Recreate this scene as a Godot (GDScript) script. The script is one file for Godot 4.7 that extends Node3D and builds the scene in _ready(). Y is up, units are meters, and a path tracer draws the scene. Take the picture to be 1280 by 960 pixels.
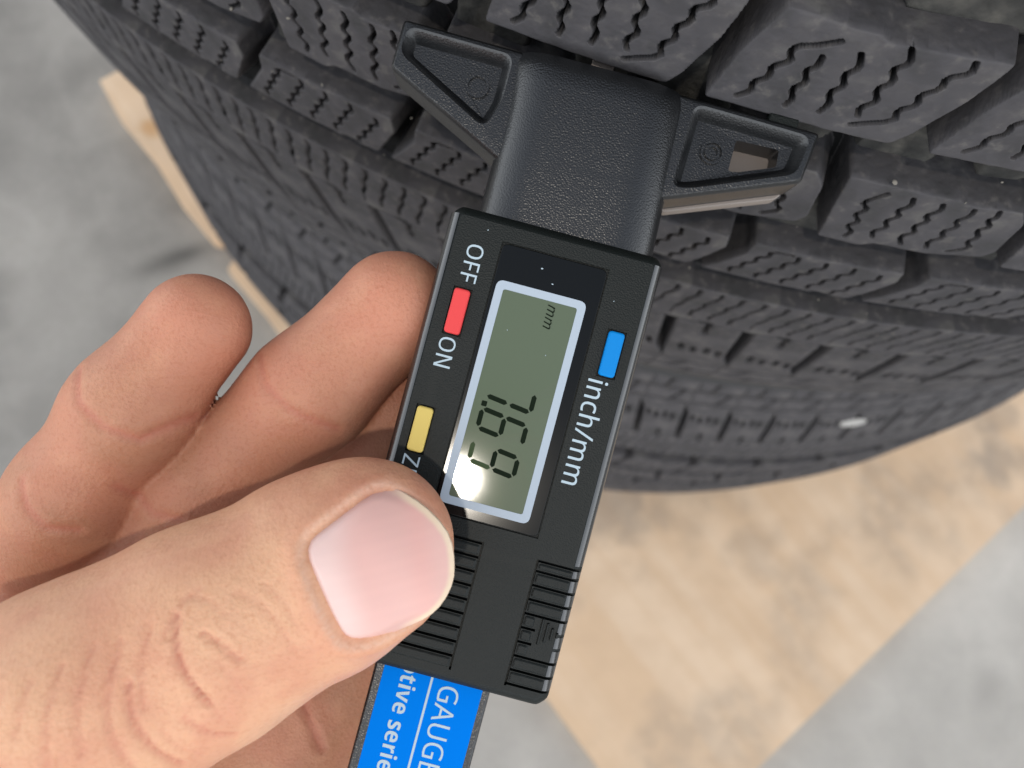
extends Node3D

# ---------------------------------------------------------------- frame of the place (metres, y up, board top at y = 0)
const CAM_POS := Vector3(0.0, 0.485896, 0.400151)
const CAM_RIGHT := Vector3(0.947892, 0.086361, -0.306664)
const CAM_UP := Vector3(-0.318259, 0.300709, -0.899047)
const CAM_BACK := Vector3(0.014574, 0.949798, 0.312525)
const GAUGE_AT := Vector3(-0.000056, 0.389139, 0.377433)
const GX := Vector3(0.997855, 0.006135, -0.065179)
const GY := Vector3(-0.063824, 0.312804, -0.947671)
const GZ := Vector3(0.014574, 0.949798, 0.312525)
const MM := 0.001
const TYRE_R := 325.0        # mm, tread radius
const TYRE_Y := 0.339        # height of the pattern's zero line on the upper tyre
const CENTRE := -49.5        # mm, middle of the tread in pattern coordinates (downwards)
const GROOVE := 8.5

var M := {}
var taken := {}

func _ready() -> void:
	setup_view()
	make_materials()
	build_ground()
	build_tyres()
	var shell: CSGCombiner3D = case_shell()
	await get_tree().process_frame            # the boolean shape of the case is worked out once a frame
	var case_mesh: Mesh = shell.bake_static_mesh()
	shell.free()
	build_gauge(case_mesh)
	build_hand()

# ---------------------------------------------------------------- camera, sky, directional light in place of a phone flash
func setup_view() -> void:
	var cam := Camera3D.new()
	cam.name = "camera"
	var at := CameraAttributesPhysical.new()
	at.frustum_focal_length = 24.02
	at.frustum_near = 0.01
	at.frustum_far = 60.0
	at.frustum_focus_distance = 0.097
	at.exposure_aperture = 19.0
	cam.attributes = at
	cam.keep_aspect = Camera3D.KEEP_HEIGHT
	cam.fov = 53.09
	cam.near = 0.01
	cam.far = 60.0
	cam.transform = Transform3D(Basis(CAM_RIGHT, CAM_UP, CAM_BACK).orthonormalized(), CAM_POS)
	add_child(cam)
	cam.current = true
	var env := Environment.new()
	env.background_mode = Environment.BG_SKY
	var sm := ProceduralSkyMaterial.new()
	sm.sky_top_color = Color(0.40, 0.43, 0.48)
	sm.sky_horizon_color = Color(0.96, 0.98, 1.0)
	sm.sky_curve = 0.5
	sm.ground_bottom_color = Color(0.34, 0.33, 0.32)
	sm.ground_horizon_color = Color(0.5, 0.5, 0.5)
	sm.sky_energy_multiplier = 1.62
	var sky := Sky.new()
	sky.sky_material = sm
	env.sky = sky
	env.tonemap_mode = Environment.TONE_MAPPER_LINEAR
	env.tonemap_exposure = 1.2
	env.sdfgi_enabled = true
	env.ssao_enabled = true
	env.ssil_enabled = true
	var we := WorldEnvironment.new()
	we.name = "world_environment"
	we.environment = env
	add_child(we)
	var phone_flash := DirectionalLight3D.new()  # stands in for a phone flash beside the lens; no sunlight falls here
	phone_flash.name = "phone_flash"
	phone_flash.light_energy = 0.26
	phone_flash.light_color = Color(1.0, 0.96, 0.9)
	phone_flash.light_angular_distance = 2.2
	phone_flash.shadow_enabled = true
	var to_flash := Vector3(-0.012, 0.898, 0.44)
	phone_flash.transform = Transform3D(Basis.looking_at(-to_flash.normalized(), Vector3(1, 0, 0)), Vector3(0, 2, 0))
	add_child(phone_flash)

# ---------------------------------------------------------------- helpers
func numbered(n: String) -> String:
	var k: int = taken.get(n, 0)
	taken[n] = k + 1
	return n if k == 0 else "%s_%03d" % [n, k]

func tag(o: Node, label: String, category: String, group := "") -> void:
	o.set_meta("label", label)
	o.set_meta("category", category)
	if group != "":
		o.set_meta("group", group)

func thing(called: String, label: String, category: String, tr: Transform3D, group := "") -> Node3D:
	var o := Node3D.new()
	o.name = numbered(called)
	add_child(o, true)
	o.transform = tr
	tag(o, label, category, group)
	return o

func obj(called: String, mesh: Mesh, mat: Material, parent: Node, tr := Transform3D()) -> MeshInstance3D:
	var o := MeshInstance3D.new()
	var key := str(parent.get_instance_id()) + called
	var k: int = taken.get(key, 0)
	taken[key] = k + 1
	o.name = called if k == 0 else "%s_%03d" % [called, k]
	o.mesh = mesh
	o.material_override = mat
	o.transform = tr
	parent.add_child(o, true)
	return o

func arrays_mesh(v: PackedVector3Array, nrm: PackedVector3Array, idx: PackedInt32Array, col := PackedColorArray(), uv := PackedVector2Array()) -> ArrayMesh:
	var a := []
	a.resize(Mesh.ARRAY_MAX)
	a[Mesh.ARRAY_VERTEX] = v
	a[Mesh.ARRAY_NORMAL] = nrm
	a[Mesh.ARRAY_INDEX] = idx
	if col.size():
		a[Mesh.ARRAY_COLOR] = col
	if uv.size():
		a[Mesh.ARRAY_TEX_UV] = uv
	var m := ArrayMesh.new()
	m.add_surface_from_arrays(Mesh.PRIMITIVE_TRIANGLES, a)
	return m

# outline with rounded corners; the points run counter-clockwise (x right, y up)
func rounded(pts: Array, r: float, segs := 4) -> PackedVector2Array:
	var out := PackedVector2Array()
	var n := pts.size()
	for i in n:
		var p: Vector2 = pts[i]
		var a: Vector2 = (pts[(i + n - 1) % n] - p)
		var b: Vector2 = (pts[(i + 1) % n] - p)
		var rr: float = minf(r, minf(a.length(), b.length()) * 0.45)
		for k in segs + 1:
			var t := float(k) / segs
			var q0: Vector2 = p + a.normalized() * rr
			var q2: Vector2 = p + b.normalized() * rr
			out.append(q0 * (1 - t) * (1 - t) + p * 2 * t * (1 - t) + q2 * t * t)
	return out

func rect(x0: float, y0: float, x1: float, y1: float) -> Array:
	return [Vector2(x0, y0), Vector2(x1, y0), Vector2(x1, y1), Vector2(x0, y1)]

func inset(pl: PackedVector2Array, d: float) -> PackedVector2Array:
	var out := PackedVector2Array()
	var n := pl.size()
	for i in n:
		var e0: Vector2 = (pl[i] - pl[(i + n - 1) % n]).normalized()
		var e1: Vector2 = (pl[(i + 1) % n] - pl[i]).normalized()
		if e0 == Vector2.ZERO: e0 = e1
		if e1 == Vector2.ZERO: e1 = e0
		var n0 := Vector2(-e0.y, e0.x)
		var n1 := Vector2(-e1.y, e1.x)
		var m := (n0 + n1).normalized()
		out.append(pl[i] + m * d / maxf(m.dot(n0), 0.4))
	return out

# a slab with a bevelled top rim, in millimetres; rings = [[inset, z], ...] from bottom to top
func slab_rings(pl: PackedVector2Array, rings: Array, smooth := true) -> ArrayMesh:
	var st := SurfaceTool.new()
	st.begin(Mesh.PRIMITIVE_TRIANGLES)
	var n := pl.size()
	var loops := []
	for r in rings:
		loops.append(inset(pl, r[0]) if r[0] != 0.0 else pl)
	st.set_smooth_group(1 if smooth else -1)
	for k in rings.size() - 1:
		for i in n:
			var j := (i + 1) % n
			var a := Vector3(loops[k][i].x, loops[k][i].y, rings[k][1]) * MM
			var b := Vector3(loops[k][j].x, loops[k][j].y, rings[k][1]) * MM
			var c := Vector3(loops[k + 1][j].x, loops[k + 1][j].y, rings[k + 1][1]) * MM
			var d := Vector3(loops[k + 1][i].x, loops[k + 1][i].y, rings[k + 1][1]) * MM
			for p in [a, c, b, a, d, c]:
				st.add_vertex(p)
	for top in [true, false]:
		st.set_smooth_group(-1)
		var lp: PackedVector2Array = loops[loops.size() - 1] if top else loops[0]
		var z: float = (rings[rings.size() - 1][1] if top else rings[0][1])
		var mid := Vector2.ZERO
		for p in lp:
			mid += p / n
		for i in n:
			var q := [mid, lp[i], lp[(i + 1) % n]]
			var order := [0, 2, 1] if top else [0, 1, 2]
			for o in order:
				st.add_vertex(Vector3(q[o].x, q[o].y, z) * MM)
	st.generate_normals()
	return st.commit()

func slab(pl: PackedVector2Array, z0: float, z1: float, bevel := 0.2, segs := 3) -> ArrayMesh:
	var rings := [[0.0, z0], [0.0, z1 - bevel]]
	for k in range(1, segs + 1):
		var a := PI / 2 * k / segs
		rings.append([bevel * (1 - cos(a)), z1 - bevel + bevel * sin(a)])
	return slab_rings(pl, rings)

func text(s: String, cap: float, bold := false) -> TextMesh:
	var t := TextMesh.new()
	var f := SystemFont.new()
	f.font_names = PackedStringArray(["Droid Sans"])
	if bold:
		f.font_weight = 700
	t.font = f
	t.text = s
	t.font_size = 64
	t.pixel_size = 0.01
	t.depth = 0.05 * MM / letter_scale(cap)
	t.curve_step = 1.0
	return t

func letter_scale(cap: float) -> float:           # the lettering mesh is made large and set to its real cap height by its transform
	return cap * MM / (0.714 * 64.0 * 0.01)

func noise_tex(freq: float, size: int, seed_: int, octaves := 4, normal := false, bump := 1.0, kind := FastNoiseLite.TYPE_SIMPLEX_SMOOTH) -> NoiseTexture2D:
	var n := FastNoiseLite.new()
	n.seed = seed_
	n.frequency = freq
	n.noise_type = kind
	n.fractal_octaves = octaves
	var t := NoiseTexture2D.new()
	t.noise = n
	t.width = size
	t.height = size
	t.seamless = true
	t.as_normal_map = normal
	t.bump_strength = bump
	return t

func ramp_tex(freq: float, size: int, seed_: int, stops: Array, octaves := 4) -> NoiseTexture2D:
	var t := noise_tex(freq, size, seed_, octaves)
	var g := Gradient.new()
	var off := PackedFloat32Array()
	var cols := PackedColorArray()
	for s in stops:
		off.append(s[0])
		cols.append(s[1])
	g.offsets = off
	g.colors = cols
	t.color_ramp = g
	return t

func grey(v: float) -> Color:
	return Color(v, v, v).linear_to_srgb()

func lin(r: float, g: float, b: float) -> Color:
	return Color(r, g, b).linear_to_srgb()

func mat(c: Color, rough: float, spec := 0.5) -> StandardMaterial3D:
	var m := StandardMaterial3D.new()
	m.albedo_color = c
	m.roughness = rough
	m.metallic_specular = spec
	return m

func tri(m: StandardMaterial3D, per_metre: float) -> void:
	m.uv1_triplanar = true
	m.uv1_scale = Vector3.ONE * per_metre
	m.uv1_triplanar_sharpness = 4.0

# ---------------------------------------------------------------- materials
func make_materials() -> void:
	var grain := noise_tex(0.06, 512, 11, 5)
	var fine := noise_tex(0.16, 512, 12, 3)
	# rubber
	var rub := mat(Color.WHITE, 0.82, 0.35)
	rub.albedo_texture = ramp_tex(0.012, 512, 21, [[0.2, lin(0.046, 0.044, 0.046)], [0.5, lin(0.058, 0.055, 0.059)], [0.72, lin(0.066, 0.062, 0.065)], [0.86, lin(0.088, 0.083, 0.082)]], 6)
	tri(rub, 14.0)
	rub.heightmap_enabled = true
	rub.heightmap_texture = grain
	rub.heightmap_scale = 0.012
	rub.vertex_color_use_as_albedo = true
	rub.detail_enabled = true                       # scuffs and dried dust
	rub.detail_blend_mode = BaseMaterial3D.BLEND_MODE_MIX
	rub.detail_uv_layer = BaseMaterial3D.DETAIL_UV_2
	rub.detail_albedo = ramp_tex(0.035, 512, 23, [[0.55, Color(0.42, 0.40, 0.39, 0.0)], [0.72, Color(0.42, 0.40, 0.39, 0.10)], [0.82, Color(0.5, 0.48, 0.45, 0.22)]], 5)
	rub.uv2_triplanar = true
	rub.uv2_scale = Vector3.ONE * 17.0
	M.rubber = rub
	var dust := mat(Color.WHITE, 0.95, 0.25)
	dust.albedo_texture = ramp_tex(0.02, 512, 22, [[0.2, lin(0.034, 0.033, 0.031)], [0.55, lin(0.052, 0.050, 0.046)], [0.85, lin(0.085, 0.080, 0.070)]], 6)
	tri(dust, 16.0)
	dust.heightmap_enabled = true
	dust.heightmap_texture = grain
	dust.heightmap_scale = 0.02
	M.groove = dust
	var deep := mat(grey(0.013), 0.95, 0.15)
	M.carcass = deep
	M.side = mat(lin(0.036, 0.036, 0.037), 0.7, 0.4)
	# gauge plastics
	var cs := mat(lin(0.0048, 0.0066, 0.0056), 0.5, 0.36)
	tri(cs, 42.0)
	cs.heightmap_enabled = true
	cs.heightmap_texture = fine
	cs.heightmap_scale = 0.0045
	M.case = cs
	M.edge = mat(lin(0.006, 0.0066, 0.007), 0.22, 0.85)       # the polished rims of the same moulding
	var ft := mat(lin(0.0070, 0.0074, 0.0080), 0.30, 0.56)
	tri(ft, 38.0)
	ft.heightmap_enabled = true
	ft.heightmap_texture = fine
	ft.heightmap_scale = 0.0040
	M.foot = ft
	M.plate = mat(lin(0.19, 0.16, 0.14), 0.45, 0.5)
	var lens := mat(lin(0.004, 0.0045, 0.0045), 0.12, 0.35)
	M.lens = lens
	var lcd := mat(Color.WHITE, 0.65, 0.2)
	lcd.albedo_texture = ramp_tex(0.004, 256, 31, [[0.2, lin(0.088, 0.110, 0.066)], [0.8, lin(0.108, 0.126, 0.082)]], 2)
	tri(lcd, 20.0)
	lcd.clearcoat_enabled = true
	lcd.clearcoat = 0.9
	lcd.clearcoat_roughness = 0.055
	M.lcd = lcd
	M.ink_lcd = mat(lin(0.010, 0.015, 0.009), 0.9, 0.05)
	M.ink_glare = mat(lin(0.05, 0.07, 0.035), 0.9, 0.05)  # paler ink: glare washing out part of the last digit, painted in
	M.frame = mat(lin(0.37, 0.42, 0.47), 0.6, 0.2)
	M.print = mat(lin(0.40, 0.48, 0.52), 0.7, 0.2)
	M.red = mat(lin(0.66, 0.055, 0.055), 0.5, 0.3)
	M.blue = mat(lin(0.002, 0.19, 0.52), 0.5, 0.25)
	M.yellow = mat(lin(0.60, 0.45, 0.12), 0.5, 0.3)
	M.label = mat(lin(0.0005, 0.155, 0.60), 0.7, 0.08)
	# skin
	var sk := mat(Color.WHITE, 0.5, 0.36)
	sk.vertex_color_use_as_albedo = true
	sk.albedo_texture = ramp_tex(0.03, 512, 41, [[0.2, Color(0.97, 0.94, 0.92)], [0.5, Color(1, 1, 1)], [0.8, Color(1.0, 0.985, 0.97)]], 5)
	tri(sk, 80.0)
	sk.heightmap_enabled = true
	sk.heightmap_texture = noise_tex(0.05, 512, 42, 4, false, 1.0, FastNoiseLite.TYPE_CELLULAR)
	sk.heightmap_scale = 0.0065
	sk.subsurf_scatter_enabled = true
	sk.subsurf_scatter_strength = 0.06
	M.skin = sk
	var nl := mat(Color.WHITE, 0.42, 0.4)
	nl.vertex_color_use_as_albedo = true
	nl.clearcoat_enabled = true
	nl.clearcoat = 0.12
	nl.clearcoat_roughness = 0.3
	nl.subsurf_scatter_enabled = true
	nl.subsurf_scatter_strength = 0.05
	M.nail = nl

# ---------------------------------------------------------------- floor and board
const BOARD_W := 0.615
const BOARD_D := 0.62
const K := 1.0318
func build_ground() -> void:
	# concrete: one large sheet, stains and a left-to-right tone change computed into its texture (1.6 m square, mirrored beyond)
	var S := 1024
	var big := FastNoiseLite.new(); big.seed = 5; big.frequency = 0.006; big.fractal_octaves = 5
	var mid := FastNoiseLite.new(); mid.seed = 6; mid.frequency = 0.03; mid.fractal_octaves = 4
	var speck := FastNoiseLite.new(); speck.seed = 7; speck.frequency = 0.25; speck.fractal_octaves = 2
	var warp := FastNoiseLite.new(); warp.seed = 8; warp.frequency = 0.012; warp.fractal_octaves = 3
	var im := Image.create(S, S, false, Image.FORMAT_RGB8)
	var side := 1.6
	for j in S:
		for i in S:
			var b := big.get_noise_2d(i, j)
			var m := mid.get_noise_2d(i, j)
			var s := speck.get_noise_2d(i, j)
			var v := 0.30 + 0.12 * b + 0.04 * m + 0.014 * s
			var w := absf(warp.get_noise_2d(i, j))
			v += 0.018 * clampf(1.0 - w * 6.0, 0.0, 1.0)        # pale trowel streaks
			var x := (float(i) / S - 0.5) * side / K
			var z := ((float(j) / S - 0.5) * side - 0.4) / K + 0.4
			v += 0.085 * clampf(x / 0.3, -1.0, 1.0) + 0.005  # darker on the left, paler on the right
			# a dark rubbed mark beside the board's nick, and a few old drips
			var p := Vector2(x, z) - Vector2(-0.248, 0.232)
			var along := p.dot(Vector2(0.72, -0.69))
			var across := p.dot(Vector2(0.69, 0.72))
			var st := exp(-pow(along / 0.024, 2) - pow(across / 0.007, 2)) * (0.8 + 0.5 * m)
			for d in [[-0.40, 0.20, 0.03], [-0.36, 0.30, 0.05], [0.33, 0.33, 0.012], [0.30, 0.42, 0.05], [-0.31, 0.36, 0.045]]:
				var q: float = Vector2(x - d[0], z - d[1]).length() / d[2]
				st += 0.22 * exp(-q * q) * (0.7 + 2.0 * m)
			v *= 1.0 - 0.78 * clampf(st, 0.0, 1.0)
			v = maxf(v, 0.03)
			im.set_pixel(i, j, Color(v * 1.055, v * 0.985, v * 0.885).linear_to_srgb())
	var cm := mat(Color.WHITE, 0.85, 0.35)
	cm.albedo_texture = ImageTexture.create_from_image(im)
	cm.heightmap_enabled = true
	cm.heightmap_texture = noise_tex(0.08, 512, 9, 5)
	cm.heightmap_scale = 0.05
	var ex := 12.0
	var y := -0.012
	var v3 := PackedVector3Array([Vector3(-ex, y, -ex), Vector3(ex, y, -ex), Vector3(ex, y, ex), Vector3(-ex, y, ex)])
	var uv := PackedVector2Array()
	for p in v3:
		uv.append(Vector2(p.x / side + 0.5, p.z / side + 0.5))
	var up := Vector3.UP
	var fl := MeshInstance3D.new()
	fl.name = "concrete_floor"
	fl.mesh = arrays_mesh(v3, PackedVector3Array([up, up, up, up]), PackedInt32Array([0, 1, 2, 0, 2, 3]), PackedColorArray(), uv)
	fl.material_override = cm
	fl.set_meta("kind", "structure")
	fl.set_meta("label", "grey stained concrete floor under the board and tyres")
	add_child(fl)

	# the plywood board the tyres stand on: origin at its near corner, x along the edge on the left, y along the right one
	var T := 768
	var wi := Image.create(T, T, false, Image.FORMAT_RGB8)
	var g1 := FastNoiseLite.new(); g1.seed = 15; g1.frequency = 0.012; g1.fractal_octaves = 4
	var g2 := FastNoiseLite.new(); g2.seed = 16; g2.frequency = 0.02; g2.fractal_octaves = 4
	var g3 := FastNoiseLite.new(); g3.seed = 17; g3.frequency = 0.0075; g3.fractal_octaves = 4
	var g4 := FastNoiseLite.new(); g4.seed = 18; g4.frequency = 0.05; g4.fractal_octaves = 3
	var base := Color(0.57, 0.405, 0.265)
	var pale := Color(0.62, 0.465, 0.325)
	var rust := Color(0.42, 0.22, 0.075)
	var dirt := Color(0.25, 0.205, 0.165)
	for j in T:
		for i in T:
			# x = along the left-hand edge, y = along the right-hand edge
			var fx := float(i) / T
			var fy := float(j) / T
			var gr := g1.get_noise_2d(i * 0.22 + 40.0 * g3.get_noise_2d(i, j), j * 2.6)
			var c := base.lerp(pale, clampf(0.5 + 1.3 * gr, 0.0, 1.0))
			c = c.lerp(base * 0.9, clampf(0.3 + g2.get_noise_2d(i, j), 0.0, 1.0) * 0.5)
			var d := clampf((g3.get_noise_2d(i + 300, j) + 0.02) * 2.4, 0.0, 1.0) * clampf(0.85 + 0.7 * g4.get_noise_2d(i, j), 0.0, 1.0)
			c = c.lerp(dirt, d * (0.36 if fy > 0.1 or fx < 0.35 else 0.15))
			# boot and ring marks, rust drops
			for q in [[0.165, 0.10, 0.030, 0.5], [0.245, 0.11, 0.022, 0.6], [0.09, 0.155, 0.020, 0.30], [0.115, 0.25, 0.022, 0.35], [0.03, 0.33, 0.02, 0.55], [0.09, 0.37, 0.022, 0.45], [0.05, 0.35, 0.016, 0.4]]:
				var rr: float = Vector2(fx * BOARD_W - q[0], fy * BOARD_D - q[1]).length() / q[2] + 0.6 * g4.get_noise_2d(i * 0.6, j * 0.6)
				c = c.lerp(dirt, q[3] * clampf(1.6 - 1.4 * rr, 0.0, 1.0))
			for q in [[0.245, 0.165, 0.012], [0.255, 0.19, 0.013], [0.235, 0.15, 0.010], [0.56, 0.012, 0.01], [0.50, 0.02, 0.008], [0.565, 0.03, 0.008], [0.455, 0.008, 0.008], [0.13, 0.31, 0.02]]:
				var rr: float = Vector2(fx * BOARD_W - q[0], fy * BOARD_D - q[1]).length() / q[2] + 0.5 * g4.get_noise_2d(i, j)
				c = c.lerp(rust, 0.65 * clampf(1.5 - 1.4 * rr, 0.0, 1.0))
			wi.set_pixel(i, j, c.linear_to_srgb())
	var wm := mat(Color.WHITE, 0.75, 0.3)
	wm.albedo_texture = ImageTexture.create_from_image(wi)
	wm.heightmap_enabled = true
	wm.heightmap_texture = noise_tex(0.05, 512, 19, 5)
	wm.heightmap_scale = 0.04
	var ax := Vector3(-0.829, 0, -0.559).normalized()
	var az := Vector3(0.5285, 0, -0.849)
	az = (az - ax * az.dot(ax)).normalized()
	var out := [Vector2(0, 0), Vector2(0, BOARD_D)]
	var rng := RandomNumberGenerator.new(); rng.seed = 3
	for k in range(1, 12):
		out.append(Vector2(BOARD_W * k / 12.0, BOARD_D + rng.randf_range(-0.002, 0.002)))
	out.append(Vector2(BOARD_W, BOARD_D))
	out.append(Vector2(BOARD_W + 0.001, 0.12))
	out.append(Vector2(BOARD_W - 0.003, 0.004))
	for p in [[0.58, 0.0], [0.54, 0.002], [0.50, -0.001], [0.463, 0.001], [0.4555, 0.0085], [0.4435, 0.0075], [0.438, -0.002], [0.40, 0.0005], [0.34, -0.001], [0.26, 0.001], [0.18, 0.0], [0.09, -0.001]]:
		out.append(Vector2(p[0], p[1]))
	var pl := PackedVector2Array(out)
	var idx := PackedInt32Array()
	var v := PackedVector3Array()
	var nn := PackedVector3Array()
	var uu := PackedVector2Array()
	var orient := (ax.cross(az)).y
	var t := Geometry2D.triangulate_polygon(pl)
	for lay in [0.0, -0.0115]:
		var b0 := v.size()
		for p in pl:
			v.append((ax * p.x + az * p.y) * K + Vector3(0, lay, 0))
			nn.append(Vector3.UP if lay == 0.0 else Vector3.DOWN)
			uu.append(Vector2(p.x / BOARD_W, p.y / BOARD_D))
		for k in range(0, t.size(), 3):
			var a := v[b0 + t[k]]; var bb := v[b0 + t[k + 1]]; var cc := v[b0 + t[k + 2]]
			var upw := (bb - a).cross(cc - a).y
			var flip: bool = (upw > 0) == (lay == 0.0)
			idx.append_array([b0 + t[k], b0 + t[k + 2], b0 + t[k + 1]] if flip else [b0 + t[k], b0 + t[k + 1], b0 + t[k + 2]])
	for i in pl.size():
		var p := pl[i]; var q := pl[(i + 1) % pl.size()]
		var b0 := v.size()
		var e := ax * (q.x - p.x) + az * (q.y - p.y)
		var nrm := e.cross(Vector3.UP).normalized()
		if nrm.dot(ax * (p.x + q.x - BOARD_W) + az * (p.y + q.y - BOARD_D)) < 0: nrm = -nrm
		for w in [[p, 0.0], [q, 0.0], [q, -0.0115], [p, -0.0115]]:
			v.append((ax * w[0].x + az * w[0].y) * K + Vector3(0, w[1], 0))
			nn.append(nrm)
			uu.append(Vector2(w[0].x / BOARD_W, w[0].y / BOARD_D))
		idx.append_array([b0, b0 + 1, b0 + 2, b0, b0 + 2, b0 + 3])
	var bd := MeshInstance3D.new()
	bd.name = "plywood_board"
	bd.mesh = arrays_mesh(v, nn, idx, PackedColorArray(), uu)
	bd.material_override = wm
	bd.position = Vector3(0.1620, 0.0, 0.4784)
	tag(bd, "stained tan plywood board lying on the concrete under the tyres", "board")
	add_child(bd)

# ---------------------------------------------------------------- tyres
func drop_at(t: float) -> float:                 # how far the surface lies inside the tread radius, t = mm from the tread's middle
	var a := absf(t)
	var xs := [0.0, 28.0, 35.0, 41.5, 61.5, 76.5, 91.5, 104.5, 117.5, 125.0, 131.0, 135.5, 138.0, 138.5]
	var ys := [0.0, 0.0, 0.8, 1.5, 3.6, 5.4, 7.6, 9.8, 12.6, 15.5, 20.0, 27.0, 36.0, 48.0]
	for i in xs.size() - 1:
		if a <= xs[i + 1]:
			return lerpf(ys[i], ys[i + 1], (a - xs[i]) / (xs[i + 1] - xs[i]))
	return 48.0

func on_tyre(u: float, v: float, h: float) -> Vector3:   # pattern coordinates (mm; u to the right seen from outside, v down, h outwards) to metres about the axis
	var r := TYRE_R - drop_at(v - CENTRE) + h
	var a := u / TYRE_R
	return Vector3(sin(a) * r, -v, cos(a) * r) * MM

static func seg_d(p: Vector2, a: Vector2, b: Vector2) -> float:
	var d := b - a
	var t := clampf((p - a).dot(d) / maxf(d.length_squared(), 1e-9), 0.0, 1.0)
	return (p - a - d * t).length()

func poly_sd(p: Vector2, pl: PackedVector2Array) -> float:
	var best := 1e9
	var ins := false
	var n := pl.size()
	for i in n:
		var a := pl[i]
		var b := pl[(i + 1) % n]
		best = minf(best, seg_d(p, a, b))
		if (a.y > p.y) != (b.y > p.y) and p.x < a.x + (p.y - a.y) / (b.y - a.y) * (b.x - a.x):
			ins = not ins
	return -best if ins else best

# one moulded piece of tread as a fine relief: outline, cuts (lists of points), cut width
func relief(pl: PackedVector2Array, cuts: Array, cell: float, depth: float, top: float, cut_w := 0.27, cut_d := 2.6, chamfer := 0.38, wob := 0, clip := 0.0) -> ArrayMesh:
	var lo := Vector2(1e9, 1e9)
	var hi := -lo
	for p in pl:
		lo = lo.min(p)
		hi = hi.max(p)
	lo -= Vector2(1.2, 1.2)
	hi += Vector2(1.2, 1.2)
	if clip > 0.0:                                # a piece of a continuous rib: cut off square at both ends
		lo.x = 0.0
		hi.x = clip
		cell = clip / ceil(clip / cell)
	var nx := int(round((hi.x - lo.x) / cell)) + 1 if clip > 0.0 else int(ceil((hi.x - lo.x) / cell)) + 1
	var ny := int(ceil((hi.y - lo.y) / cell)) + 1
	var rough := FastNoiseLite.new()
	rough.seed = 77 + wob
	rough.frequency = 0.11
	rough.fractal_octaves = 3
	var boxes := []
	for c in cuts:
		var l := Vector2(1e9, 1e9)
		var h := -l
		for p in c:
			l = l.min(p)
			h = h.max(p)
		boxes.append(Rect2(l - Vector2(0.8, 0.8), h - l + Vector2(1.6, 1.6)))
	var id := PackedInt32Array()
	id.resize(nx * ny)
	var verts := PackedVector3Array()
	var sds := PackedFloat32Array()
	sds.resize(nx * ny)
	var cols := PackedColorArray()
	for j in ny:
		for i in nx:
			var p := lo + Vector2(i, j) * cell
			var d := poly_sd(p, pl) + (0.1 * rough.get_noise_2d(p.x * 2.0, p.y * 2.0) if clip == 0.0 else 0.0)
			sds[j * nx + i] = d
			var h := top
			if d > -chamfer:
				var k := clampf((d + chamfer) / chamfer, 0.0, 1.0)
				h -= 0.22 * k * k
			if d > 0.0:
				h = lerpf(top - 0.22, -depth, clampf(d / 0.75, 0.0, 1.0))
			else:
				h += 0.07 * rough.get_noise_2d(p.x * 1.3, p.y * 1.3) - 0.05
				for c in cuts.size():
					if boxes[c].has_point(p):
						var best := 1e9
						var line: PackedVector2Array = cuts[c]
						for s in line.size() - 1:
							best = minf(best, seg_d(p, line[s], line[s + 1]))
						if best < cut_w + 0.25:
							h = minf(h, top - cut_d * (1.0 - smoothstep(cut_w - 0.1, cut_w + 0.22, best)))
			id[j * nx + i] = verts.size()
			verts.append(on_tyre(p.x, p.y, h))
			var wear_shade := 1.0 if h > top - 0.32 else (0.74 if d > -chamfer else 0.26)  # worn tops full tone, unworn walls darker, shade painted into the sipe cuts
			cols.append(Color(wear_shade, wear_shade, wear_shade * 0.985))
	var idx := PackedInt32Array()
	for j in ny - 1:
		for i in nx - 1:
			var a := j * nx + i
			if minf(minf(sds[a], sds[a + 1]), minf(sds[a + nx], sds[a + nx + 1])) > 0.9:
				continue
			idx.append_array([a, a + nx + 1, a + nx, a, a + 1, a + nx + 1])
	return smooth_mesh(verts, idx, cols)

func smooth_mesh(verts: PackedVector3Array, idx: PackedInt32Array, col := PackedColorArray()) -> ArrayMesh:
	var nrm := PackedVector3Array()
	nrm.resize(verts.size())
	for k in range(0, idx.size(), 3):
		var a := idx[k]; var b := idx[k + 1]; var c := idx[k + 2]
		var f := (verts[c] - verts[a]).cross(verts[b] - verts[a])
		nrm[a] += f; nrm[b] += f; nrm[c] += f
	# drop what no face uses
	var map := PackedInt32Array()
	map.resize(verts.size())
	map.fill(-1)
	var v2 := PackedVector3Array()
	var n2 := PackedVector3Array()
	var c2 := PackedColorArray()
	var i2 := PackedInt32Array()
	i2.resize(idx.size())
	for k in idx.size():
		var a := idx[k]
		if map[a] < 0:
			map[a] = v2.size()
			v2.append(verts[a])
			n2.append(nrm[a].normalized())
			if col.size():
				c2.append(col[a])
		i2[k] = map[a]
	return arrays_mesh(v2, n2, i2, c2)

func zigzag(a: Vector2, b: Vector2, n: int, amp: float, tail_a := 0.0, tail_b := 0.0) -> PackedVector2Array:
	var d := (b - a)
	var s := Vector2(-d.y, d.x).normalized()
	var out := PackedVector2Array()
	if tail_a > 0:
		out.append(a + Vector2(tail_a, -0.6))
	for k in n + 1:
		var t := float(k) / n
		# a short steep and a long flat flank, as moulded wave sipes have
		out.append(a + d * t + s * (amp if k % 2 == 0 else -amp))
	if tail_b > 0:
		out.append(b + Vector2(-tail_b, 0.5))
	return soften(out)

func soften(p: PackedVector2Array) -> PackedVector2Array:
	var out := PackedVector2Array([p[0]])
	for i in range(1, p.size() - 1):
		out.append(p[i].lerp(p[i - 1], 0.22))
		out.append(p[i].lerp(p[i + 1], 0.22))
	out.append(p[p.size() - 1])
	return out

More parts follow.
